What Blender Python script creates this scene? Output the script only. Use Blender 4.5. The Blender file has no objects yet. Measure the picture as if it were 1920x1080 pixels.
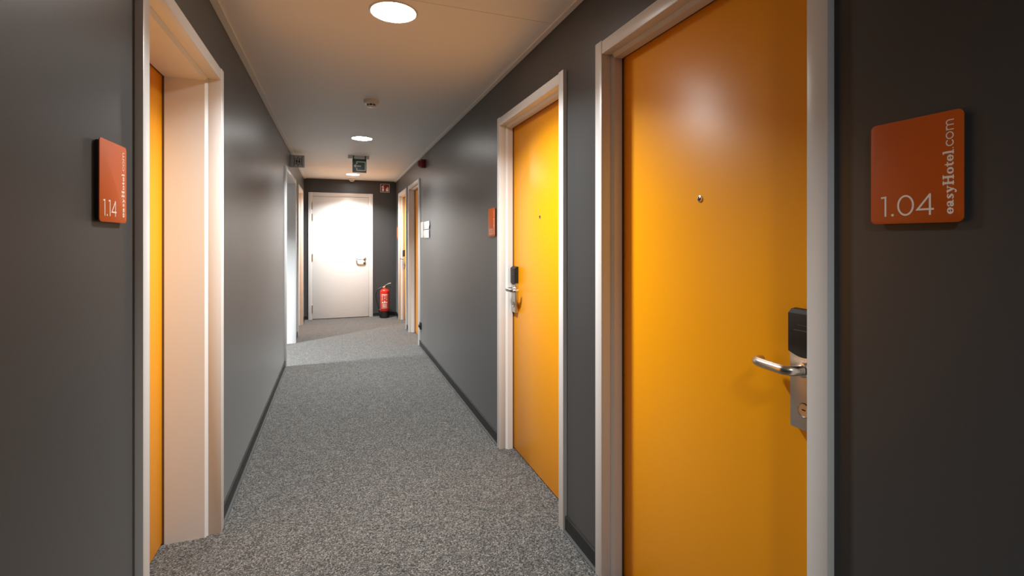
import bpy, bmesh, math, random
from mathutils import Vector, Matrix

PI = math.pi
scene = bpy.context.scene
C = scene.collection
random.seed(4)

# ------------------------------------------------------------------ camera
CAM_H = 1.37
YAW = math.atan((960 - 631) / 907)          # corridor vanishing point against the picture centre
cam_data = bpy.data.cameras.new('camera')
cam_data.sensor_width = 36.0
cam_data.lens = 36.0 * 907 / 1920
cam_data.shift_y = -90 / 1920
cam_data.clip_start = 0.02
cam = bpy.data.objects.new('camera', cam_data)
cam.location = (0, 0, CAM_H)
cam.rotation_euler = (PI / 2, 0, -YAW)
C.objects.link(cam)
scene.camera = cam

# ------------------------------------------------------------------ world, exposure
world = bpy.data.worlds.new('world')
scene.world = world
world.use_nodes = True
world.node_tree.nodes['Background'].inputs[0].default_value = (0.0, 0.0, 0.0, 1)
world.node_tree.nodes['Background'].inputs[1].default_value = 0.0
vs = scene.view_settings
vs.view_transform = 'Standard'
vs.look = 'None'
vs.gamma = 1.0
vs.use_curve_mapping = False
vs.exposure = 0.07
scene.cycles.use_denoising = True
scene.cycles.max_bounces = 12
scene.cycles.diffuse_bounces = 8
scene.cycles.glossy_bounces = 6
scene.cycles.sample_clamp_indirect = 8.0

# lamp strengths (watts of each recessed downlight; the lamps themselves are built below)
LAMP_W = 48.0
LAMP_SPREAD = math.radians(130)
LAMP_COLOR = (0.975, 1.0, 0.985)
LOBBY_W = 240.0
LOBBY_COLOR = (0.90, 0.97, 1.0)

# ------------------------------------------------------------------ room measures
XL, XR, YE, YB, H = -0.525, 1.02, 9.0, -2.4, 2.43
TL, TR = 0.30, 0.20

# ------------------------------------------------------------------ materials
def mat(name, col, rough=0.5, metal=0.0, spec=0.5, coat=0.0, emit=None, estr=0.0):
    m = bpy.data.materials.new(name)
    m.use_nodes = True
    b = m.node_tree.nodes['Principled BSDF']
    b.inputs['Base Color'].default_value = (*col, 1)
    b.inputs['Roughness'].default_value = rough
    b.inputs['Metallic'].default_value = metal
    b.inputs['Specular IOR Level'].default_value = spec
    b.inputs['Coat Weight'].default_value = coat
    if emit:
        b.inputs['Emission Color'].default_value = (*emit, 1)
        b.inputs['Emission Strength'].default_value = estr
    return m

def grain(m, scale, bump, dist=0.001, colvar=0.0, stretch=(1, 1, 1), detail=3.0):
    nt = m.node_tree
    b = nt.nodes['Principled BSDF']
    tc = nt.nodes.new('ShaderNodeTexCoord')
    mp = nt.nodes.new('ShaderNodeMapping')
    mp.inputs['Scale'].default_value = stretch
    nz = nt.nodes.new('ShaderNodeTexNoise')
    nz.inputs['Scale'].default_value = scale
    nz.inputs['Detail'].default_value = detail
    nt.links.new(tc.outputs['Object'], mp.inputs['Vector'])
    nt.links.new(mp.outputs['Vector'], nz.inputs['Vector'])
    bp = nt.nodes.new('ShaderNodeBump')
    bp.inputs['Strength'].default_value = bump
    bp.inputs['Distance'].default_value = dist
    nt.links.new(nz.outputs['Fac'], bp.inputs['Height'])
    nt.links.new(bp.outputs['Normal'], b.inputs['Normal'])
    if colvar > 0:
        c = b.inputs['Base Color'].default_value
        rp = nt.nodes.new('ShaderNodeValToRGB')
        rp.color_ramp.elements[0].position = 0.3
        rp.color_ramp.elements[1].position = 0.7
        rp.color_ramp.elements[0].color = (c[0] * (1 - colvar), c[1] * (1 - colvar), c[2] * (1 - colvar), 1)
        rp.color_ramp.elements[1].color = (c[0] * (1 + colvar), c[1] * (1 + colvar), c[2] * (1 + colvar), 1)
        nt.links.new(nz.outputs['Fac'], rp.inputs['Fac'])
        nt.links.new(rp.outputs['Color'], b.inputs['Base Color'])
    return m

M = {}
M['wall'] = grain(mat('charcoal_wall_paint', (0.049, 0.0495, 0.0505), 0.38, spec=0.5), 260, 0.10, 0.0006, 0.03)
for k_, v_ in (('Sheen Weight', 0.24), ('Sheen Roughness', 0.26)):
    M['wall'].node_tree.nodes['Principled BSDF'].inputs[k_].default_value = v_
M['white'] = grain(mat('white_lacquer', (0.715, 0.72, 0.72), 0.33, spec=0.5), 420, 0.03, 0.0003)
M['ceiling'] = grain(mat('ceiling_board', (0.84, 0.82, 0.79), 0.6, spec=0.3), 300, 0.05, 0.0005, 0.01)
M['reveal'] = mat('dark_joint', (0.10, 0.095, 0.09), 0.8)
M['orange'] = grain(mat('orange_lacquer', (0.92, 0.375, 0.0), 0.35, spec=0.55), 900, 0.05, 0.0004)
M['gasket'] = mat('brown_gasket', (0.11, 0.05, 0.028), 0.6)
M['skirting'] = mat('black_skirting', (0.012, 0.012, 0.012), 0.45)
M['edge'] = mat('grey_edge_strip', (0.055, 0.06, 0.062), 0.5)
M['sign'] = grain(mat('orange_sign', (0.52, 0.092, 0.006), 0.48, spec=0.3), 700, 0.05, 0.0003)
M['sign_back'] = mat('black_sign_backing', (0.01, 0.01, 0.01), 0.5)
M['print'] = mat('pale_print', (0.88, 0.80, 0.72), 0.5)
M['steel'] = grain(mat('brushed_steel', (0.62, 0.58, 0.53), 0.27, metal=1.0), 300, 0.10, 0.0003, 0.05, (1, 1, 14))
M['plate'] = grain(mat('satin_steel_plate', (0.60, 0.56, 0.51), 0.36, metal=1.0), 300, 0.12, 0.0003, 0.06, (1, 1, 16))
M['black'] = mat('black_plastic', (0.012, 0.011, 0.011), 0.5, spec=0.35)
M['hole'] = mat('black_slot', (0.004, 0.004, 0.004), 0.7)
M['glass'] = mat('peephole_lens', (0.02, 0.02, 0.025), 0.05, spec=0.9)
M['plastic'] = mat('white_plastic', (0.74, 0.70, 0.66), 0.35)
M['led'] = mat('lit_diffuser', (0.9, 0.9, 0.9), 0.4, emit=(1.0, 0.97, 0.93), estr=62.0)
M['red'] = mat('red_enamel', (0.62, 0.020, 0.010), 0.28, coat=0.3)
M['darkred'] = mat('dark_red_plastic', (0.16, 0.010, 0.008), 0.4)
M['signred'] = mat('sign_red', (0.20, 0.013, 0.009), 0.4)
M['green'] = mat('sign_green', (0.006, 0.055, 0.042), 0.35)
M['signgrey'] = mat('sign_grey', (0.50, 0.49, 0.50), 0.45)
M['rubber'] = mat('black_rubber', (0.008, 0.008, 0.008), 0.45)
M['brass'] = mat('brass', (0.70, 0.48, 0.22), 0.3, metal=1.0)

def carpet():
    m = bpy.data.materials.new('grey_loop_carpet')
    m.use_nodes = True
    nt = m.node_tree
    b = nt.nodes['Principled BSDF']
    b.inputs['Roughness'].default_value = 0.95
    b.inputs['Specular IOR Level'].default_value = 0.15
    b.inputs['Sheen Weight'].default_value = 0.25
    b.inputs['Sheen Roughness'].default_value = 0.5
    tc = nt.nodes.new('ShaderNodeTexCoord')
    v = nt.nodes.new('ShaderNodeTexVoronoi')
    v.inputs['Scale'].default_value = 205
    nt.links.new(tc.outputs['Object'], v.inputs['Vector'])
    sp = nt.nodes.new('ShaderNodeSeparateColor')
    nt.links.new(v.outputs['Color'], sp.inputs['Color'])
    rp = nt.nodes.new('ShaderNodeValToRGB')
    el = rp.color_ramp.elements
    el[0].position, el[0].color = 0.0, (0.029, 0.028, 0.027, 1)
    el[1].position, el[1].color = 1.0, (0.52, 0.505, 0.48, 1)
    for p, c in ((0.25, (0.083, 0.080, 0.076)), (0.55, (0.19, 0.184, 0.175)), (0.82, (0.30, 0.292, 0.278))):
        e = el.new(p)
        e.color = (*c, 1)
    nt.links.new(sp.outputs['Red'], rp.inputs['Fac'])
    nz = nt.nodes.new('ShaderNodeTexNoise')
    nz.inputs['Scale'].default_value = 14
    nz.inputs['Detail'].default_value = 4
    nt.links.new(tc.outputs['Object'], nz.inputs['Vector'])
    mr = nt.nodes.new('ShaderNodeMapRange')
    mr.inputs['From Min'].default_value = 0.3
    mr.inputs['From Max'].default_value = 0.7
    mr.inputs['To Min'].default_value = 0.335
    mr.inputs['To Max'].default_value = 0.42
    nt.links.new(nz.outputs['Fac'], mr.inputs['Value'])
    mx = nt.nodes.new('ShaderNodeMix')
    mx.data_type = 'RGBA'
    mx.blend_type = 'MULTIPLY'
    mx.inputs['Factor'].default_value = 1.0
    nt.links.new(rp.outputs['Color'], mx.inputs['A'])
    nt.links.new(mr.outputs['Result'], mx.inputs['B'])
    nt.links.new(mx.outputs['Result'], b.inputs['Base Color'])
    bp = nt.nodes.new('ShaderNodeBump')
    bp.inputs['Strength'].default_value = 0.55
    bp.inputs['Distance'].default_value = 0.003
    bp.invert = True
    nt.links.new(v.outputs['Distance'], bp.inputs['Height'])
    nt.links.new(bp.outputs['Normal'], b.inputs['Normal'])
    return m
M['carpet'] = carpet()

# ------------------------------------------------------------------ mesh helpers
class MB:
    """collects shapes and links them as one mesh object"""
    def __init__(self):
        self.bm = bmesh.new()

    def _merge(self, tmp):
        me = bpy.data.meshes.new('tmp')
        tmp.to_mesh(me)
        tmp.free()
        self.bm.from_mesh(me)
        bpy.data.meshes.remove(me)

    def box(self, x0, x1, y0, y1, z0, z1, bev=0.0, seg=2):
        t = bmesh.new()
        bmesh.ops.create_cube(t, size=1.0)
        for v in t.verts:
            v.co = Vector((x0 + (v.co.x + .5) * (x1 - x0), y0 + (v.co.y + .5) * (y1 - y0), z0 + (v.co.z + .5) * (z1 - z0)))
        if bev > 0:
            bmesh.ops.bevel(t, geom=list(t.edges), offset=bev, segments=seg, affect='EDGES', profile=0.5)
        self._merge(t)
        return self

    def prism(self, pts, y0, y1, bev=0.0):
        """outline in local (x, z), extruded from y0 to y1"""
        t = bmesh.new()
        a = [t.verts.new((p[0], y0, p[1])) for p in pts]
        b = [t.verts.new((p[0], y1, p[1])) for p in pts]
        fa = t.faces.new(a)
        t.faces.new(b[::-1])
        n = len(pts)
        for i in range(n):
            j = (i + 1) % n
            t.faces.new((a[j], a[i], b[i], b[j]))
        bmesh.ops.recalc_face_normals(t, faces=t.faces)
        if bev > 0:
            bmesh.ops.bevel(t, geom=list(fa.edges), offset=bev, segments=2, affect='EDGES', profile=0.5)
        self._merge(t)
        return self

    def side_prism(self, pts, x0, x1):
        """outline in local (y, z), extruded from x0 to x1"""
        t = bmesh.new()
        a = [t.verts.new((x0, p[0], p[1])) for p in pts]
        b = [t.verts.new((x1, p[0], p[1])) for p in pts]
        t.faces.new(a)
        t.faces.new(b[::-1])
        n = len(pts)
        for i in range(n):
            j = (i + 1) % n
            t.faces.new((a[j], a[i], b[i], b[j]))
        bmesh.ops.recalc_face_normals(t, faces=t.faces)
        self._merge(t)
        return self

    def plan_prism(self, pts, z0, z1):
        """outline in local (x, y), extruded from z0 to z1"""
        t = bmesh.new()
        a = [t.verts.new((p[0], p[1], z0)) for p in pts]
        b = [t.verts.new((p[0], p[1], z1)) for p in pts]
        t.faces.new(a)
        t.faces.new(b[::-1])
        n = len(pts)
        for i in range(n):
            j = (i + 1) % n
            t.faces.new((a[j], a[i], b[i], b[j]))
        bmesh.ops.recalc_face_normals(t, faces=t.faces)
        self._merge(t)
        return self

    def lathe(self, prof, n=48, axis='z', at=(0, 0, 0)):
        """profile of (radius, height) turned around an axis"""
        t = bmesh.new()
        rings = []
        for r, h in prof:
            if r < 1e-6:
                rings.append([t.verts.new(self._ax(0, 0, h, axis, at))])
            else:
                rings.append([t.verts.new(self._ax(r * math.cos(2 * PI * k / n), r * math.sin(2 * PI * k / n), h, axis, at)) for k in range(n)])
        for a, b in zip(rings, rings[1:]):
            for k in range(n):
                l = (k + 1) % n
                q = [a[k % len(a)], a[l % len(a)], b[l % len(b)], b[k % len(b)]]
                u = []
                for v in q:
                    if v not in u:
                        u.append(v)
                if len(u) > 2:
                    t.faces.new(u)
        bmesh.ops.recalc_face_normals(t, faces=t.faces)
        self._merge(t)
        return self

    @staticmethod
    def _ax(a, b, h, axis, at):
        if axis == 'z':
            return (at[0] + a, at[1] + b, at[2] + h)
        if axis == 'y':
            return (at[0] + a, at[1] + h, at[2] + b)
        return (at[0] + h, at[1] + a, at[2] + b)

    def tube(self, pts, r, n=12, smooth=0):
        pts = [Vector(p) for p in pts]
        if smooth:
            pts = spline(pts, smooth)
        rs = r if isinstance(r, (list, tuple)) else [r] * len(pts)
        if len(rs) != len(pts):
            rs = [rs[0] + (rs[-1] - rs[0]) * i / (len(pts) - 1) for i in range(len(pts))]
        t = bmesh.new()
        rings = []
        up = None
        for i, p in enumerate(pts):
            d = (pts[min(i + 1, len(pts) - 1)] - pts[max(i - 1, 0)]).normalized()
            if up is None:
                up = Vector((0, 0, 1)) if abs(d.z) < 0.9 else Vector((1, 0, 0))
            s = d.cross(up).normalized()
            up = s.cross(d).normalized()
            rings.append([t.verts.new(p + (s * math.cos(2 * PI * k / n) + up * math.sin(2 * PI * k / n)) * rs[i]) for k in range(n)])
        for a, b in zip(rings, rings[1:]):
            for k in range(n):
                l = (k + 1) % n
                t.faces.new((a[k], a[l], b[l], b[k]))
        t.faces.new(rings[0][::-1])
        t.faces.new(rings[-1])
        bmesh.ops.recalc_face_normals(t, faces=t.faces)
        self._merge(t)
        return self

    def poly(self, pts):
        self.bm.faces.new([self.bm.verts.new(p) for p in pts])
        return self

    def stroke(self, pts, y, xf=lambda a, b: (a, b), cap=10):
        """flat brush stroke of (x, z, width) points in the plane y: one mitred strip with rounded ends"""
        n = len(pts)
        if n == 1:
            x, z, w = pts[0]
            return self.poly([self._f(xf, x + w / 2 * math.cos(2 * PI * k / 16), z + w / 2 * math.sin(2 * PI * k / 16), y) for k in range(16)])
        closed = math.hypot(pts[0][0] - pts[-1][0], pts[0][1] - pts[-1][1]) < 1e-6
        dirs = []
        for a, b in zip(pts, pts[1:]):
            L = math.hypot(b[0] - a[0], b[1] - a[1]) or 1e-9
            dirs.append(((b[0] - a[0]) / L, (b[1] - a[1]) / L))
        V = lambda a, b: self.bm.verts.new(self._f(xf, a, b, y))
        left, rite = [], []
        for i, (x, z, w) in enumerate(pts):
            d0 = dirs[i - 1] if i > 0 else (dirs[-1] if closed else dirs[0])
            d1 = dirs[i] if i < n - 1 else (dirs[0] if closed else dirs[-1])
            mx, mz = d0[0] + d1[0], d0[1] + d1[1]
            L = math.hypot(mx, mz) or 1e-9
            mx, mz = mx / L, mz / L
            k = min(2.6, 1 / max(.2, mx * d1[0] + mz * d1[1])) * w / 2
            left.append(V(x - mz * k, z + mx * k))
            rite.append(V(x + mz * k, z - mx * k))
        for i in range(n - 1):
            self.bm.faces.new((left[i], rite[i], rite[i + 1], left[i + 1]))
        if not closed and cap:
            for i, d, s in ((0, dirs[0], -1), (n - 1, dirs[-1], 1)):
                x, z, w = pts[i]
                a0 = math.atan2(d[1] * s, d[0] * s)
                arc_ = [V(x + w / 2 * math.cos(a0 + PI / 2 - PI * k / cap), z + w / 2 * math.sin(a0 + PI / 2 - PI * k / cap)) for k in range(1, cap)]
                ends = (left[i], rite[i]) if s > 0 else (rite[i], left[i])
                self.bm.faces.new([ends[0]] + arc_ + [ends[1]])
        return self

    @staticmethod
    def _f(xf, a, b, y):
        p = xf(a, b)
        return (p[0], y, p[1])

    def build(self, name, m, parent=None, smooth=True):
        me = bpy.data.meshes.new(name)
        self.bm.to_mesh(me)
        self.bm.free()
        me.materials.append(M[m] if isinstance(m, str) else m)
        if smooth:
            me.polygons.foreach_set('use_smooth', [True] * len(me.polygons))
            me.set_sharp_from_angle(angle=math.radians(35))
        o = bpy.data.objects.new(name, me)
        C.objects.link(o)
        if parent:
            o.parent = parent
        return o

def spline(p, n):
    out = []
    for i in range(len(p) - 1):
        a, b, c, d = p[max(i - 1, 0)], p[i], p[i + 1], p[min(i + 2, len(p) - 1)]
        for k in range(n):
            t = k / n
            out.append(0.5 * ((2 * b) + (c - a) * t + (2 * a - 5 * b + 4 * c - d) * t * t + (3 * b - a - 3 * c + d) * t ** 3))
    out.append(p[-1])
    return out

def tag(o, label=None, cat=None, group=None, kind=None):
    if label: o['label'] = label
    if cat: o['category'] = cat
    if group: o['group'] = group
    if kind: o['kind'] = kind
    return o

def empty(name, loc, rz=0.0):
    o = bpy.data.objects.new(name, None)
    o.empty_display_size = 0.1
    o.location = loc
    o.rotation_euler = (0, 0, rz)
    C.objects.link(o)
    return o

# every wall-mounted thing is built facing local -y, with local x to the right of someone facing the wall
R_ROT, L_ROT = -PI / 2, PI / 2
def on_right(y, z=0.0): return (XR, y, z), R_ROT
def on_left(y, z=0.0): return (XL, y, z), L_ROT
def on_end(x, z=0.0): return (x, YE, z), 0.0

# ------------------------------------------------------------------ room shell
# doors: (centre, outer half width of casing)
RIGHT_DOORS = [(1.253, 0.501), (2.551, 0.497), (6.802, 0.498), (8.028, 0.498)]
LEFT_DOORS = [(2.126, 0.512), (7.995, 0.505)]
LOBBY = (6.385, 0.675)
CASING_W, HEAD_TOP, HEAD_BOT, LINING_BOT = 0.050, 2.168, 2.117, 2.105
HOLE_TOP = 2.13

def wall_x(name, xa, xb, openings):
    mb = MB()
    y = YB
    for c, hw in sorted(openings):
        a, b = c - hw + 0.02, c + hw - 0.02
        mb.box(xa, xb, y, a, 0, H)
        mb.box(xa, xb, a, b, HOLE_TOP, H)
        y = b
    mb.box(xa, xb, y, YE, 0, H)
    return tag(mb.build(name, 'wall', smooth=False), 'long charcoal painted corridor wall', kind='structure')

w = wall_x('wall_right', XR, XR + TR, RIGHT_DOORS)
w['label'] = 'charcoal wall with the row of orange doors on the right'
w = wall_x('wall_left', XL - TL, XL, LEFT_DOORS + [LOBBY])
w['label'] = 'charcoal wall on the left with deep white doorways'
ec, ehw = 0.0775, 0.5335
mb = MB()
mb.box(XL - TL, ec - ehw + .03, YE, YE + .2, 0, H).box(ec + ehw - .03, XR + TR, YE, YE + .2, 0, H).box(ec - ehw + .03, ec + ehw - .03, YE, YE + .2, 2.13, H)
tag(mb.build('wall_end', 'wall', smooth=False), 'charcoal end wall around the white door', kind='structure')
tag(MB().box(XL - TL, XR + TR, YB - .2, YB, 0, H).build('wall_back', 'wall', smooth=False), 'charcoal wall closing the corridor behind the viewer', kind='structure')
# side lobby behind the cased opening on the left
LX0, LX1, LY0, LY1 = -3.3, XL - TL, 4.9, 7.32
tag(MB().box(LX0 - .1, LX0, LY0 - .1, LY1 + .1, 0, H).build('wall_lobby_far', 'wall', smooth=False), 'lobby wall facing the opening', kind='structure')
tag(MB().box(LX0, LX1, LY0 - .1, LY0, 0, H).build('wall_lobby_near', 'wall', smooth=False), 'lobby side wall nearer to the viewer', kind='structure')
tag(MB().box(LX0, LX1, LY1, LY1 + .1, 0, H).build('wall_lobby_side', 'wall', smooth=False), 'lobby side wall further from the viewer', kind='structure')

mb = MB()
mb.box(XL - TL, XR + TR, YB - .2, YE + .2, -0.1, 0).box(LX0 - .1, LX1, LY0 - .1, LY1 + .1, -0.1, 0)
tag(mb.build('floor', 'carpet', smooth=False), 'grey speckled loop pile carpet', kind='structure')

mb = MB()
mb.box(XL - TL, XR + TR, YB - .2, YE + .2, H + .004, H + .1).box(LX0 - .1, LX1, LY0 - .1, LY1 + .1, H, H + .1)
ceil = tag(mb.build('ceiling', 'reveal', smooth=False), 'white board ceiling', kind='structure')
joints = [YB, -0.52, 2.16, 4.84, 7.52, YE]
for a, b in zip(joints, joints[1:]):
    MB().box(XL, XR, a + .0012, b - .0012, H, H + .0045).build('ceiling_panel', 'ceiling', ceil, smooth=False)
# L-shaped edge moulding along both walls
for i, (xa, xb, nm) in enumerate(((XL, XL + .036, 'left'), (XR - .030, XR, 'right'))):
    t = MB().box(xa, xb, YB, YE, H - .009, H, .0015, 1).build('trim_%d' % (i + 1), 'ceiling')
    tag(t, 'pale ceiling edge moulding along the %s wall' % nm, kind='structure')

def skirt(name, side, spans, label):
    mb, me = MB(), MB()
    for a, b in spans:
        if side == 'left':
            mb.box(XL, XL + .010, a, b, .008, .072, .002, 1)
            me.box(XL, XL + .022, a, b, 0, .008, .003, 1)
        elif side == 'right':
            mb.box(XR - .010, XR, a, b, .008, .072, .002, 1)
            me.box(XR - .022, XR, a, b, 0, .008, .003, 1)
        else:
            mb.box(a, b, YE - .010, YE, .008, .072, .002, 1)
            me.box(a, b, YE - .022, YE, 0, .008, .003, 1)
    o = tag(mb.build(name, 'skirting'), label, kind='structure')
    me.build('edge_strip', 'edge', o)

def gaps(openings):
    y, out = YB, []
    for c, hw in sorted(openings):
        out.append((y, c - hw))
        y = c + hw
    return out + [(y, YE)]
skirt('baseboard_left', 'left', gaps(LEFT_DOORS + [LOBBY]), 'black skirting along the left wall')
skirt('baseboard_right', 'right', gaps(RIGHT_DOORS), 'black skirting along the right wall')
skirt('baseboard_end', 'end', [(XL + .022, ec - ehw), (ec + ehw, XR - .022)], 'black skirting either side of the white door')

# ------------------------------------------------------------------ doorways
def casing(root, hw, back=0.024, proud=0.020):
    for s in (-1, 1):
        xs = sorted((s * hw, s * (hw - CASING_W)))
        MB().box(xs[0], xs[1], -proud, back, 0, HEAD_TOP + .004, .0022).build('casing_post', 'white', root)
    MB().box(-hw + CASING_W + .0004, hw - CASING_W - .0004, -proud + .0015, back, HEAD_BOT, HEAD_TOP, .0022).build('casing_head', 'white', root)

def lining(root, hw, y0, y1, lip=0.012):
    ih = hw - CASING_W
    for s in (-1, 1):                       # chamfered step where the lining stands in from the casing
        MB().plan_prism([(s * (ih + .016), y0), (s * ih, y0), (s * (ih - lip), y0 + lip), (s * (ih - lip), y1), (s * (ih + .016), y1)], 0, HOLE_TOP).build('lining_post', 'white', root)
    if lip:
        MB().side_prism([(y0, HOLE_TOP), (y0, HEAD_BOT), (y0 + lip, LINING_BOT), (y1, LINING_BOT), (y1, HOLE_TOP)], -ih + lip, ih - lip).build('lining_head', 'white', root)
    else:
        MB().box(-ih, ih, y0, y1, HEAD_BOT, HOLE_TOP).build('lining_head', 'white', root)
    return ih - lip

def gasket(root, half, y0, y1):
    mb = MB()
    for s in (-1, 1):
        xs = sorted((s * (half + .012), s * (half + .0008)))
        mb.box(xs[0], xs[1], y0, y1, 0, LINING_BOT + .0015)
    mb.box(-half - .0015, half + .0015, y0, y1, LINING_BOT + .0015, LINING_BOT + .014)
    mb.build('door_seal', 'gasket', root)
    MB().box(-half, half, y1 + .004, y1 + .03, 0, .007).build('threshold', 'gasket', root)

def lockset(leaf, x, yl, toward):
    """card lock: steel plate, black reader head, bent lever, key cylinder; yl = front of the leaf, toward = lever direction"""
    hw, t = 0.040, 0.020
    MB().box(x - hw, x + hw, yl - t, yl, .902, 1.187, .0025).build('lock_plate', 'plate', leaf)
    # reader head with a slanted top and a bowed lower edge
    pts = [(x - hw - .0006, 1.092)]
    for k in range(1, 8):
        u = k / 8
        pts.append((x - hw + 2 * hw * u, 1.092 - .011 * math.sin(PI * u)))
    pts += [(x + hw + .0006, 1.092), (x + hw + .0006, 1.188), (x - hw - .0006, 1.188)]
    mb = MB()
    mb.prism(pts, yl - t - .006, yl - .001, .0015)
    mb.side_prism([(yl - t - .0050, 1.1875), (yl - .001, 1.1875), (yl - .001, 1.199), (yl - t + .005, 1.197)], x - hw, x + hw)
    rd = mb.build('card_reader', 'black', leaf)
    MB().box(x - .024, x + .024, yl - t - .0066, yl - t - .0058, 1.146, 1.1485).box(x - .014, x + .014, yl - t - .0066, yl - t - .0058, 1.160, 1.1612).build('card_slot', 'edge', leaf)
    # lever
    z, f = 1.052, yl - t
    mb = MB()
    mb.lathe([(0, 0), (.019, 0), (.019, -.006), (.0165, -.009), (0.0125, -.010)], 28, 'y', (x, f, z))
    d = toward
    tip = f - .052 + .030
    mb.tube([(x, f - .006, z), (x, f - .026, z), (x + d * .003, f - .038, z), (x + d * .012, f - .046, z), (x + d * .024, f - .049, z),
             (x + d * .070, f - .046, z), (x + d * .096, f - .042, z), (x + d * .110, f - .034, z), (x + d * .114, f - .022, z), (x + d * .113, f - .012, z)], .0122, 16, 5)
    mb.build('lever_handle', 'steel', leaf)
    mb = MB()
    mb.lathe([(0, 0), (.0175, 0), (.0175, -.002), (.0158, -.003), (.0155, -.0012), (0.0, -.0012)], 32, 'y', (x, f, .952))
    mb.build('key_cylinder', 'plate', leaf)
    mb = MB()
    mb.lathe([(.0160, -.0022), (.0172, -.0024), (.0178, -.0010), (.0180, 0)], 32, 'y', (x, f, .952))
    mb.box(x - .0050, x + .0040, f - .0020, f - .0010, .9515, .9545)
    mb.build('keyhole', 'hole', leaf)

def peephole(leaf, yl, x=0.0):
    MB().lathe([(.006, -.0015), (.0072, -.004), (.0102, -.003), (.0108, 0)], 24, 'y', (x, yl, 1.502)).build('peephole_ring', 'steel', leaf)
    MB().lathe([(0, -.0035), (.0035, -.003), (.0062, -.0012), (.0062, 0)], 20, 'y', (x, yl, 1.502)).build('peephole_lens', 'glass', leaf)

def room_door(n, loc, hw, depth, lock_side, label):
    d = empty('door_%d' % n, *loc)
    tag(d, label, 'door', 'orange room doors', 'structure')
    back = .022 if depth < .1 else .034
    casing(d, hw, back)
    half = lining(d, hw, back, depth)
    gasket(d, half, depth, depth + .0085)
    yl = depth + .009
    leaf = MB().box(-half - .010, half + .010, yl, yl + .042, .008, LINING_BOT + .010, .0015).build('leaf', 'orange', d)
    lockset(leaf, lock_side * (half - (.056 if lock_side > 0 else .044)), yl, -lock_side)
    peephole(leaf, yl)
    return d

room_door(1, on_right(*[RIGHT_DOORS[0][0]]), RIGHT_DOORS[0][1], .068, 1, 'orange door in white frame beside the 1.04 sign, largest and nearest on the right')
room_door(2, on_right(RIGHT_DOORS[1][0]), RIGHT_DOORS[1][1], .068, -1, 'orange door in white frame beside the 1.03 sign, second on the right')
room_door(3, on_right(RIGHT_DOORS[2][0]), RIGHT_DOORS[2][1], .068, 1, 'far orange door next to the white wall cards, third on the right')
room_door(4, on_right(RIGHT_DOORS[3][0]), RIGHT_DOORS[3][1], .068, -1, 'furthest orange door on the right, next to the fire extinguisher corner')
room_door(5, on_left(LEFT_DOORS[0][0]), LEFT_DOORS[0][1], .203, -1, 'deeply recessed orange door in white doorway beside the 1.14 sign')
room_door(6, on_left(LEFT_DOORS[1][0]), LEFT_DOORS[1][1], .203, -1, 'furthest deep white doorway on the left, near the end wall')

# cased opening to the side lobby
d = empty('trim_3', *on_left(LOBBY[0]))
tag(d, 'white cased opening on the left under the lift sign', 'doorway', None, 'structure')
casing(d, LOBBY[1])
lining(d, LOBBY[1], .024, TL, lip=0.0)
for s in (-1, 1):
    xs = sorted((s * LOBBY[1], s * (LOBBY[1] - CASING_W)))
    MB().box(xs[0], xs[1], TL - .001, TL + .02, 0, HEAD_TOP, .002).build('casing_post', 'white', d)
MB().box(-LOBBY[1] + CASING_W, LOBBY[1] - CASING_W, TL - .001, TL + .02, HEAD_BOT, HEAD_TOP, .002).build('casing_head', 'white', d)

# white door in the end wall
d = empty('door_7', *on_end(ec))
tag(d, 'white flush door with lever handle in the end wall', 'door', None, 'structure')
EW = .066
for s in (-1, 1):
    xs = sorted((s * ehw, s * (ehw - EW)))
    MB().box(xs[0], xs[1], -.020, .05, 0, 2.192, .002).build('casing_post', 'white', d)
MB().box(-ehw + EW, ehw - EW, -.0195, .05, 2.125, 2.192, .002).build('casing_head', 'white', d)
MB().box(-ehw + EW, ehw - EW, .045, .055, 0, 2.125).build('door_stop', 'gasket', d)
eh = ehw - EW - .003
leaf = MB().box(-eh, eh, -.013, .042, .010, 2.121, .0015).build('leaf', 'white', d)
for za, zb in ((1.90, 2.02), (1.70, 1.82), (1.01, 1.13), (.12, .25)):
    mb = MB()
    mb.lathe([(0, za), (.009, za), (.009, (za + zb) / 2 - .001), (.0078, (za + zb) / 2), (.009, (za + zb) / 2 + .001), (.009, zb), (0, zb)], 14, 'z', (-eh - .003, -.022, 0))
    mb.build('hinge', 'plate', leaf)
hx = .471 - ec
mb = MB()
mb.lathe([(0, 0), (.026, 0), (.026, -.006), (.022, -.009), (0, -.009)], 28, 'y', (hx, -.013, 1.035))
mb.build('handle_rose', 'steel', leaf)
mb = MB()
mb.tube([(hx, -.018, 1.035), (hx, -.055, 1.035), (hx - .010, -.068, 1.035), (hx - .03, -.072, 1.035), (hx - .11, -.070, 1.035), (hx - .13, -.062, 1.035), (hx - .138, -.048, 1.035), (hx - .138, -.030, 1.035)], .0100, 14, 5)
mb.build('lever_handle', 'steel', leaf)
mb = MB()
mb.lathe([(0, 0), (.026, 0), (.026, -.006), (.022, -.008), (0, -.008)], 28, 'y', (hx, -.013, .958))
mb.build('key_rose', 'steel', leaf)
MB().box(hx - .004, hx + .004, -.0225, -.0205, .942, .966).lathe([(0, 0), (.0075, 0), (.0075, -.0015), (0, -.0015)], 16, 'y', (hx, -.021, .966)).build('keyhole', 'hole', leaf)

# ------------------------------------------------------------------ lettering (drawn as brush strokes)
def arc(cx, cy, rx, ry, a0, a1, w, n=16):
    out = []
    for i in range(n + 1):
        a = math.radians(a0 + (a1 - a0) * i / n)
        ww = w(a) if callable(w) else w
        out.append((cx + rx * math.cos(a), cy + ry * math.sin(a), ww))
    return out

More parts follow.
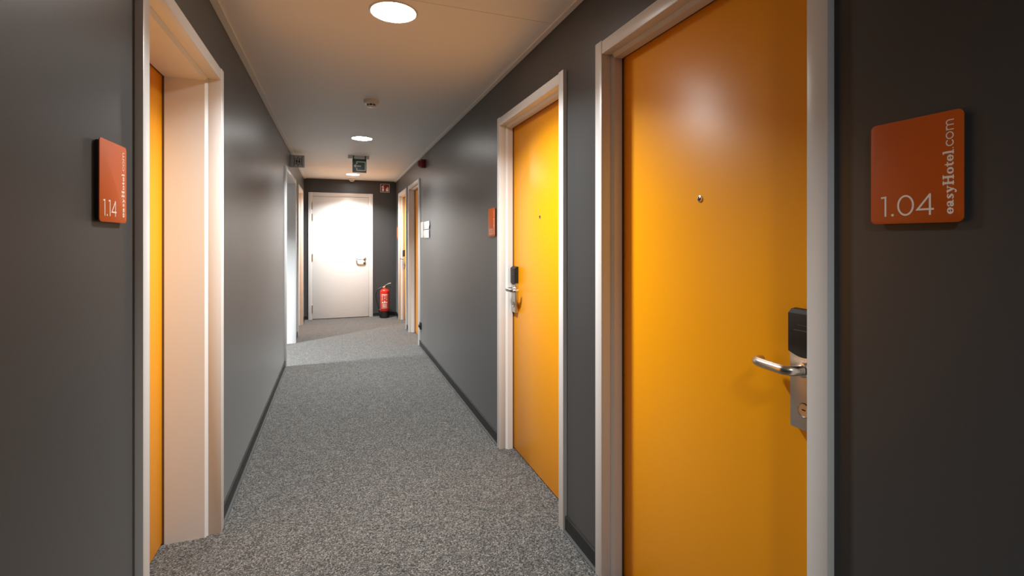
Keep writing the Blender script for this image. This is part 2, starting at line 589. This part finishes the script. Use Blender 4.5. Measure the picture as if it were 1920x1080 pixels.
fat = lambda a: 0.075 + 0.120 * abs(math.cos(a)) ** 1.3
BOLD = {   # rounded heavy serif letters: x-height 0.62, capital height 1
    'e': (.60, [arc(.30, .31, .20, .245, 5, 318, fat), [(.14, .30, .06), (.50, .33, .075)]]),
    'a': (.68, [[(.13, .45, .15), (.18, .54, .09), (.30, .575, .075), (.42, .53, .12), (.455, .42, .18), (.455, .16, .18), (.52, .06, .10), (.62, .07, .07)], arc(.26, .17, .13, .115, 60, 330, lambda a: .10 + .06 * abs(math.cos(a)))]),
    's': (.54, [[(.44, .52, .10), (.36, .57, .075), (.25, .575, .085), (.15, .49, .14), (.20, .38, .17), (.34, .28, .19), (.41, .17, .17), (.34, .07, .10), (.22, .045, .08), (.10, .10, .11)]]),
    'y': (.68, [[(.17, .56, .18), (.36, .10, .19)], [(.56, .56, .085), (.38, .10, .09), (.30, -.12, .085), (.20, -.21, .10), (.12, -.17, .15)], [(.05, .575, .075), (.30, .575, .075)], [(.45, .575, .075), (.66, .575, .075)]]),
    'H': (.98, [[(.22, .08, .21), (.22, .92, .21)], [(.74, .08, .21), (.74, .92, .21)], [(.06, .045, .09), (.38, .045, .09)], [(.06, .955, .09), (.38, .955, .09)], [(.58, .045, .09), (.90, .045, .09)], [(.58, .955, .09), (.90, .955, .09)], [(.22, .50, .11), (.74, .50, .11)]]),
    'o': (.64, [arc(.32, .31, .205, .25, 0, 360, fat, 20)]),
    't': (.48, [[(.22, .80, .07), (.21, .58, .18), (.21, .18, .19), (.28, .07, .13), (.40, .08, .07)], [(.05, .565, .085), (.42, .565, .085)]]),
    'l': (.42, [[(.20, .94, .16), (.21, .60, .19), (.21, .08, .19)], [(.06, .045, .085), (.38, .045, .085)], [(.06, .94, .09), (.18, .94, .13)]]),
}
TH = .092
THIN = {
    '.': (.24, [[(.12, .05, .10)]]),
    'c': (.54, [arc(.32, .31, .25, .265, 45, 315, TH)]),
    'o': (.68, [arc(.34, .31, .265, .265, 0, 360, TH, 22)]),
    'm': (.95, [[(.10, .03, TH), (.10, .58, TH)], [(.10, .36, TH)] + arc(.29, .36, .19, .21, 180, 0, TH, 10)[0:] + [(.48, .03, TH)], [(.48, .36, TH)] + arc(.67, .36, .19, .21, 180, 0, TH, 10) + [(.86, .03, TH)]]),
}
DW = .085
DIGIT = {
    '1': (.36, [[(.02, .93, DW), (.20, .95, DW), (.20, .0, DW)]]),
    '.': (.26, [[(.12, .06, .125)]]),
    '0': (.74, [arc(.36, .5, .28, .455, 0, 360, DW, 26)]),
    '4': (.70, [[(.64, .27, DW), (.06, .27, DW), (.50, .95, DW)], [(.50, .985, DW), (.50, .0, DW)]]),
    '3': (.62, [arc(.27, .73, .21, .225, 150, -90, DW, 16), arc(.27, .275, .245, .235, 90, -155, DW, 18)]),
}
def write(mb, text, font, x, z, size, y, xf=lambda a, b: (a, b), track=1.0, sx=1.0, cap=8, heavy=1.0):
    pen = 0.0
    for ch in text:
        adv, strokes = font[ch]
        for i, s in enumerate(strokes):           # each stroke a hair in front of the last, so that none share a plane
            mb.stroke([(px * sx, pz, w * heavy) for px, pz, w in s], y - i * 2e-5, lambda a, b, pen=pen: xf(x + (a + pen) * size, z + b * size), cap)
        pen += adv * sx * track
    return pen * size

def rounded(x0, x1, z0, z1, r, n=6):
    pts = []
    for cx, cz, a0 in ((x1 - r, z1 - r, 0), (x0 + r, z1 - r, 90), (x0 + r, z0 + r, 180), (x1 - r, z0 + r, 270)):
        for k in range(n + 1):
            a = math.radians(a0 + 90 * k / n)
            pts.append((cx + r * math.cos(a), cz + r * math.sin(a)))
    return pts

SW, SH = .153, .196
def room_sign(loc, number, label):
    s = empty('room_sign', *loc)
    tag(s, label, 'sign', 'orange room number signs')
    hw = SW / 2
    MB().prism(rounded(-hw + .004, hw - .004, .004, SH - .004, .008), -.0085, 0).build('backing', 'sign_back', s)
    MB().prism(rounded(-hw, hw, 0, SH, .010), -.0105, -.0085, .0006).build('plate', 'sign', s)
    y = -.0107
    if number:
        mb = MB()
        write(mb, number, DIGIT, -hw + .0185, .0145, .0395, y, sx=1.15, cap=0)
        mb.build('room_number', 'print', s, smooth=False)
    # wordmark running up the right edge
    mb = MB()
    up = lambda a, b: (hw - .0140 - b, a)
    L = write(mb, 'easyHotel', BOLD, .0145, 0, .0162, y, up, 1.0, 1.24, heavy=1.2)
    L2 = write(mb, '.com', THIN, .0145 + L, 0, .0190, y, up, 1.03, 1.16)
    mb.build('wordmark', 'print', s, smooth=False)
    return s

room_sign(((XR, .5915, 1.401), R_ROT), '1.04', 'orange square wall sign reading 1.04 beside the nearest right door')
room_sign(((XL, 1.451, 1.413), L_ROT), '1.14', 'orange square wall sign reading 1.14 on the left wall')
room_sign(((XR, 3.200, 1.394), R_ROT), '1.03', 'orange wall sign reading 1.03, between white frame and the long wall')
room_sign(((XR, 8.72, 1.395), R_ROT), '', 'small distant orange wall sign beyond the furthest right door')

# ------------------------------------------------------------------ ceiling fittings
def ceiling_light(x, y, label, watts=None, color=None, seen=True):
    o = empty('ceiling_light', (x, y, H))
    tag(o, label, 'ceiling light', 'round downlights along the corridor ceiling' if seen else 'round downlights out of the picture')
    MB().lathe([(.100, -.0005), (.101, -.0045), (.104, -.006), (.108, -.005), (.112, 0)], 64).build('trim_ring', 'white', o)
    MB().lathe([(0, -.003), (.100, -.003), (.1005, 0)], 64).build('diffuser', 'led', o)
    ld = bpy.data.lights.new('downlight', 'AREA')
    ld.shape = 'DISK'
    ld.size = .19
    ld.energy = watts or LAMP_W
    ld.color = color or LAMP_COLOR
    ld.spread = LAMP_SPREAD
    lo = bpy.data.objects.new('downlight', ld)
    C.objects.link(lo)
    lo.parent = o
    lo.location = (0, 0, -.0065)
    return o
ceiling_light(.249, 2.30, 'largest round ceiling downlight, nearest, between the orange doors', LAMP_W * 0.92)
ceiling_light(.249, 5.27, 'middle round ceiling downlight, between smoke detector and exit sign', LAMP_W * 1.08)
ceiling_light(.249, 8.21, 'furthest round ceiling downlight, behind the exit sign by the white door', LAMP_W * 1.2)
ceiling_light(.249, -.66, 'round ceiling downlight over the viewer', LAMP_W * 0.24, seen=False)
ceiling_light(-2.30, 5.72, 'round ceiling downlight in the side lobby', LOBBY_W, LOBBY_COLOR, seen=False)

def detector(y, label):
    o = empty('smoke_detector', (.249, y, H))
    tag(o, label, 'smoke detector', 'smoke detectors on the corridor ceiling')
    MB().lathe([(.056, 0), (.057, -.006), (.054, -.022), (.046, -.028), (.036, -.029), (0, -.029)], 40).build('base', 'plastic', o)
    MB().lathe([(.031, -.028), (.031, -.041), (0, -.041)], 32).build('sensing_chamber', 'hole', o)
    mb = MB()
    for k in range(8):
        a = 2 * PI * (k + .3) / 8
        t = .0030
        c, s = math.cos(a), math.sin(a)
        q = [(.036 * c - t * s, .036 * s + t * c), (.036 * c + t * s, .036 * s - t * c), (.029 * c + t * s, .029 * s - t * c), (.029 * c - t * s, .029 * s + t * c)]
        for i in range(4):
            j = (i + 1) % 4
            mb.poly([(*q[i], -.028), (*q[j], -.028), (*q[j], -.042), (*q[i], -.042)])
    mb.build('ribs', 'plastic', o)
    MB().lathe([(0, -.050), (.018, -.0495), (.030, -.046), (.036, -.0415), (.034, -.0400), (0, -.0400)], 40).build('cap', 'plastic', o)
    return o
detector(3.83, 'round white smoke detector, the nearer one, between the first two downlights')
detector(8.80, 'round white smoke detector, the far one, just in front of the end wall')

# exit sign hanging from the ceiling
EY = 6.40
o = empty('exit_sign', (.262, EY, H))
tag(o, 'green hanging exit sign with white arrow leaving a box', 'exit sign')
MB().box(-.128, .128, -.020, .020, -.040, 0, .004).build('housing', 'plastic', o)
for sx in (-.062, .082):
    MB().box(sx - .0055, sx + .0055, -.026, .012, -.052, -.0005, .001, 1).build('clip', 'black', o)
MB().box(-.074, .094, -.006, .002, -.210, -.040, .001, 1).build('panel', 'green', o)
mb = MB()
yy, px = -.0066, .010
W, G = .011, 0
def rect(mb, x0, x1, z0, z1, y):
    mb.poly([(x0, y, z0), (x1, y, z0), (x1, y, z1), (x0, y, z1)])
cx, cz = px + .014, -.128
rect(mb, cx - .052, cx + .062, cz + .048, cz + .060, yy)
rect(mb, cx - .052, cx + .062, cz - .060, cz - .048, yy)
rect(mb, cx + .050, cx + .062, cz - .048, cz + .048, yy)
rect(mb, cx - .052, cx - .040, cz + .022, cz + .048, yy)
rect(mb, cx - .052, cx - .040, cz - .048, cz - .022, yy)
rect(mb, cx - .058, cx + .004, cz - .0065, cz + .0065, yy)
mb.poly([(cx - .084, yy, cz), (cx - .058, yy, cz - .026), (cx - .058, yy, cz + .026)])
mb.build('arrow_symbol', 'print', o, smooth=False)

# lift sign projecting from the left wall
o = empty('lift_sign', (XL, 6.456, 2.258))
tag(o, 'grey projecting sign with black lift symbol on the left wall', 'sign')
MB().box(0, .155, -.004, .004, 0, .150, .001, 1).build('plate', 'signgrey', o)
mb = MB()
yy = -.0046
rect(mb, .034, .040, .012, .138, yy)
rect(mb, .124, .130, .012, .138, yy)
for x0, x1, z0, z1 in ((.047, .117, .106, .111), (.047, .117, .036, .041), (.047, .052, .041, .106), (.112, .117, .041, .106)):
    rect(mb, x0, x1, z0, z1, yy)
rect(mb, .080, .084, .111, .138, yy)
rect(mb, .080, .084, .016, .036, yy)
mb.poly([(.075, yy, .122), (.089, yy, .122), (.082, yy, .136)])
mb.poly([(.075, yy, .024), (.089, yy, .024), (.082, yy, .011)])
def disc(mb, x, z, r, y, n=14):
    mb.poly([(x + r * math.cos(2 * PI * k / n), y, z + r * math.sin(2 * PI * k / n)) for k in range(n)])
disc(mb, .069, .096, .006, yy)
mb.poly([(.059, yy, .088), (.079, yy, .088), (.077, yy, .066), (.074, yy, .066), (.073, yy, .044), (.065, yy, .044), (.064, yy, .066), (.061, yy, .066)])
disc(mb, .096, .096, .006, yy)
mb.poly([(.092, yy, .089), (.100, yy, .089), (.108, yy, .062), (.100, yy, .062), (.099, yy, .044), (.093, yy, .044), (.092, yy, .062), (.084, yy, .062)])
mb.build('lift_symbol', 'hole', o, smooth=False)

# fire alarm sounder on the right wall
o = empty('fire_alarm_sounder', (XR, 5.93, 2.30), R_ROT)
tag(o, 'dark red fire alarm sounder high on the right wall under the ceiling', 'alarm')
MB().box(-.048, .048, -.062, 0, -.050, .050, .006).build('base', 'darkred', o)
MB().lathe([(0, -.094), (.020, -.093), (.034, -.086), (.040, -.070), (.041, -.060)], 28, 'y').build('sounder_dome', 'darkred', o)

# fire extinguisher pictogram on the end wall
o = empty('fire_sign', *on_end(.822, 2.232))
tag(o, 'small red square sign showing an extinguisher and flames', 'sign')
MB().box(-.080, .080, -.004, 0, 0, .150, .0008, 1).build('plate', 'print', o)
yy = -.0043
mb = MB()
rect(mb, -.074, .074, .006, .144, yy)
mb.build('red_field', 'signred', o, smooth=False)
yy = -.0047
mb = MB()
rect(mb, -.052, -.016, .020, .068, yy)
rect(mb, -.052, -.016, .078, .090, yy)
mb.poly([(-.052, yy, .090), (-.016, yy, .090), (-.026, yy, .102), (-.042, yy, .102)])
rect(mb, -.039, -.029, .102, .112, yy)
mb.stroke([(-.050, .108, .006), (-.034, .112, .008), (-.014, .124, .006)], yy)
mb.stroke([(-.044, .112, .005), (-.056, .104, .005), (-.060, .084, .005)], yy)
mb.build('extinguisher_symbol', 'print', o, smooth=False)
mb = MB()
mb.stroke([(.030, .024, .020), (.042, .040, .020), (.032, .060, .016), (.044, .080, .012), (.036, .100, .004)], yy)
mb.stroke([(.048, .024, .018), (.056, .044, .014), (.050, .064, .010), (.060, .088, .003)], yy)
mb.stroke([(.020, .034, .012), (.018, .052, .010), (.026, .074, .003)], yy)
mb.build('flame_symbol', 'print', o, smooth=False)

# ------------------------------------------------------------------ white wall cards and the small black box
o = empty('wall_card', (XR, 6.135, 1.397), R_ROT)
tag(o, 'narrow tall white notice plate right beside the far orange door', 'notice')
MB().prism(rounded(-.066, .066, 0, .200, .006), -.010, 0, .001).build('plate', 'plastic', o)
def arrow_plate(name, z, tip, label):
    o = empty(name, (XR, 5.79, z), R_ROT)
    tag(o, label, 'sign', 'white arrow-ended direction plates')
    hw, hh = .165, .092
    pts = [(-hw, 0), (hw, 0), (hw, hh), (-hw, hh)]
    if tip > 0:
        pts = [(-hw, 0), (hw, 0), (hw + .032, hh / 2), (hw, hh), (-hw, hh)]
    else:
        pts = [(-hw, 0), (hw, 0), (hw, hh), (-hw, hh), (-hw - .032, hh / 2)]
    MB().prism([(p[0] * .97, p[1] * .94 + .003) for p in pts], -.008, 0).build('backing', 'sign_back', o)
    MB().prism(pts, -.012, -.008, .0008).build('plate', 'plastic', o)
arrow_plate('direction_sign', 1.500, 1, 'upper white direction plate on the right wall, pointed end towards the viewer')
arrow_plate('direction_sign', 1.397, -1, 'lower white direction plate on the right wall, pointed end towards the far door')

o = empty('door_stop', (XR, 6.235, .225), R_ROT)
tag(o, 'small black wall box low beside the far orange door frame', 'door stop')
MB().box(-.040, .040, -.016, 0, 0, .088, .004).build('base', 'black', o)
MB().lathe([(0, -.034), (.016, -.033), (.020, -.028), (.020, -.016)], 20, 'y', (0, 0, .044)).build('buffer', 'rubber', o)

# ------------------------------------------------------------------ fire extinguisher
FX, FY = .800, 8.80
o = empty('fire_extinguisher', (FX, FY, 0))
tag(o, 'red fire extinguisher with black hose standing on the carpet in the corner', 'fire extinguisher')
face = math.atan2(-FY, -FX)                       # label looks down the corridor
right = face + PI / 2
def fx(side, fwd, z):                             # side to the viewer's right, fwd towards the viewer
    return (side * math.cos(right) + fwd * math.cos(face), side * math.sin(right) + fwd * math.sin(face), z)
MB().lathe([(.060, 0), (.078, 0), (.080, .010), (.078, .040), (.074, .075), (.070, .105), (.070, .12), (.0, .12)], 40).build('foot', 'rubber', o)
R = .0795
MB().lathe([(0, .105), (.055, .108), (.073, .120), (R, .140), (R, .455), (.077, .475), (.066, .492), (.045, .504), (.024, .509), (.020, .520), (0, .520)], 48).build('cylinder', 'red', o)
mb = MB()
def on_cyl(s, z, r=R + .0008):
    a = face + s / R
    return (r * math.cos(a), r * math.sin(a), z)
def crect(mb, s0, s1, z0, z1, r=R + .0008):
    n = max(2, int(abs(s1 - s0) / .008) + 1)
    for i in range(n):
        a, b = s0 + (s1 - s0) * i / n, s0 + (s1 - s0) * (i + 1) / n
        mb.poly([on_cyl(a, z0, r), on_cyl(b, z0, r), on_cyl(b, z1, r), on_cyl(a, z1, r)])
for a in ((-.062, .062, .172, .175), (-.062, .062, .420, .423), (-.062, -.0595, .172, .423), (.0595, .062, .172, .423)):
    crect(mb, *a)
crect(mb, -.048, .048, .402, .414)                # heading
for z in (.376, .346, .316):                      # pictogram rows: picture left, lines of small print right
    crect(mb, -.050, -.026, z, z + .005)
    crect(mb, -.046, -.030, z + .008, z + .015)
    crect(mb, .022, .050, z, z + .004)
    crect(mb, .022, .044, z + .009, z + .013)
crect(mb, -.006, .008, .382, .394); crect(mb, -.002, .004, .350, .376); crect(mb, -.010, .012, .338, .346)
for s in (-.046, -.012, .022):                    # fire class boxes
    crect(mb, s, s + .024, .266, .290)
crect(mb, -.006, .006, .290, .310)
for k in range(7):                                # small print
    w_ = .046 - .006 * ((k * 5) % 3)
    crect(mb, -w_, w_, .186 + k * .0105, .1905 + k * .0105)
mb.build('instruction_label', 'print', o, smooth=False)
mb = MB()
mb.lathe([(.018, .512), (.021, .520), (.021, .545), (.014, .552), (.012, .566), (0, .566)], 24)
mb.tube([fx(-.010, 0, .535), fx(-.034, 0, .535)], .010, 12)
mb.build('valve', 'brass', o)
mb = MB()
mb.tube([fx(-.004, .004, .556), fx(.020, .004, .572), fx(.060, .004, .592), fx(.108, .004, .610)], [.007, .006], 10, 4)
mb.build('squeeze_lever', 'steel', o)
mb = MB()
mb.tube([fx(.004, .004, .552), fx(.040, .004, .556), (*fx(.080, .004, .550)[:2], .550), fx(.112, .004, .530)], .006, 10, 4)
mb.build('carry_handle', 'black', o)
MB().lathe([(0, 0), (.011, .002), (.012, .010), (0, .012)], 16, 'x', fx(-.02, .022, .538)).build('pressure_gauge', 'steel', o)
mb = MB()
mb.tube([fx(-.030, 0, .535), fx(-.070, .010, .528), fx(-.125, .020, .490), fx(-.150, .025, .410), fx(-.142, .030, .320), fx(-.118, .030, .240), fx(-.102, .035, .170), fx(-.095, .035, .130)], .0085, 12, 6)
mb.build('hose', 'rubber', o)
mb = MB()
mb.tube([fx(-.096, .035, .145), fx(-.088, .035, .080), fx(-.076, .035, .022)], [.010, .016], 14, 3)
mb.build('nozzle', 'rubber', o)
mb = MB()
mb.tube([fx(-.070, .030, .150), fx(-.112, .036, .152)], .005, 8)
mb.build('hose_clip', 'steel', o)
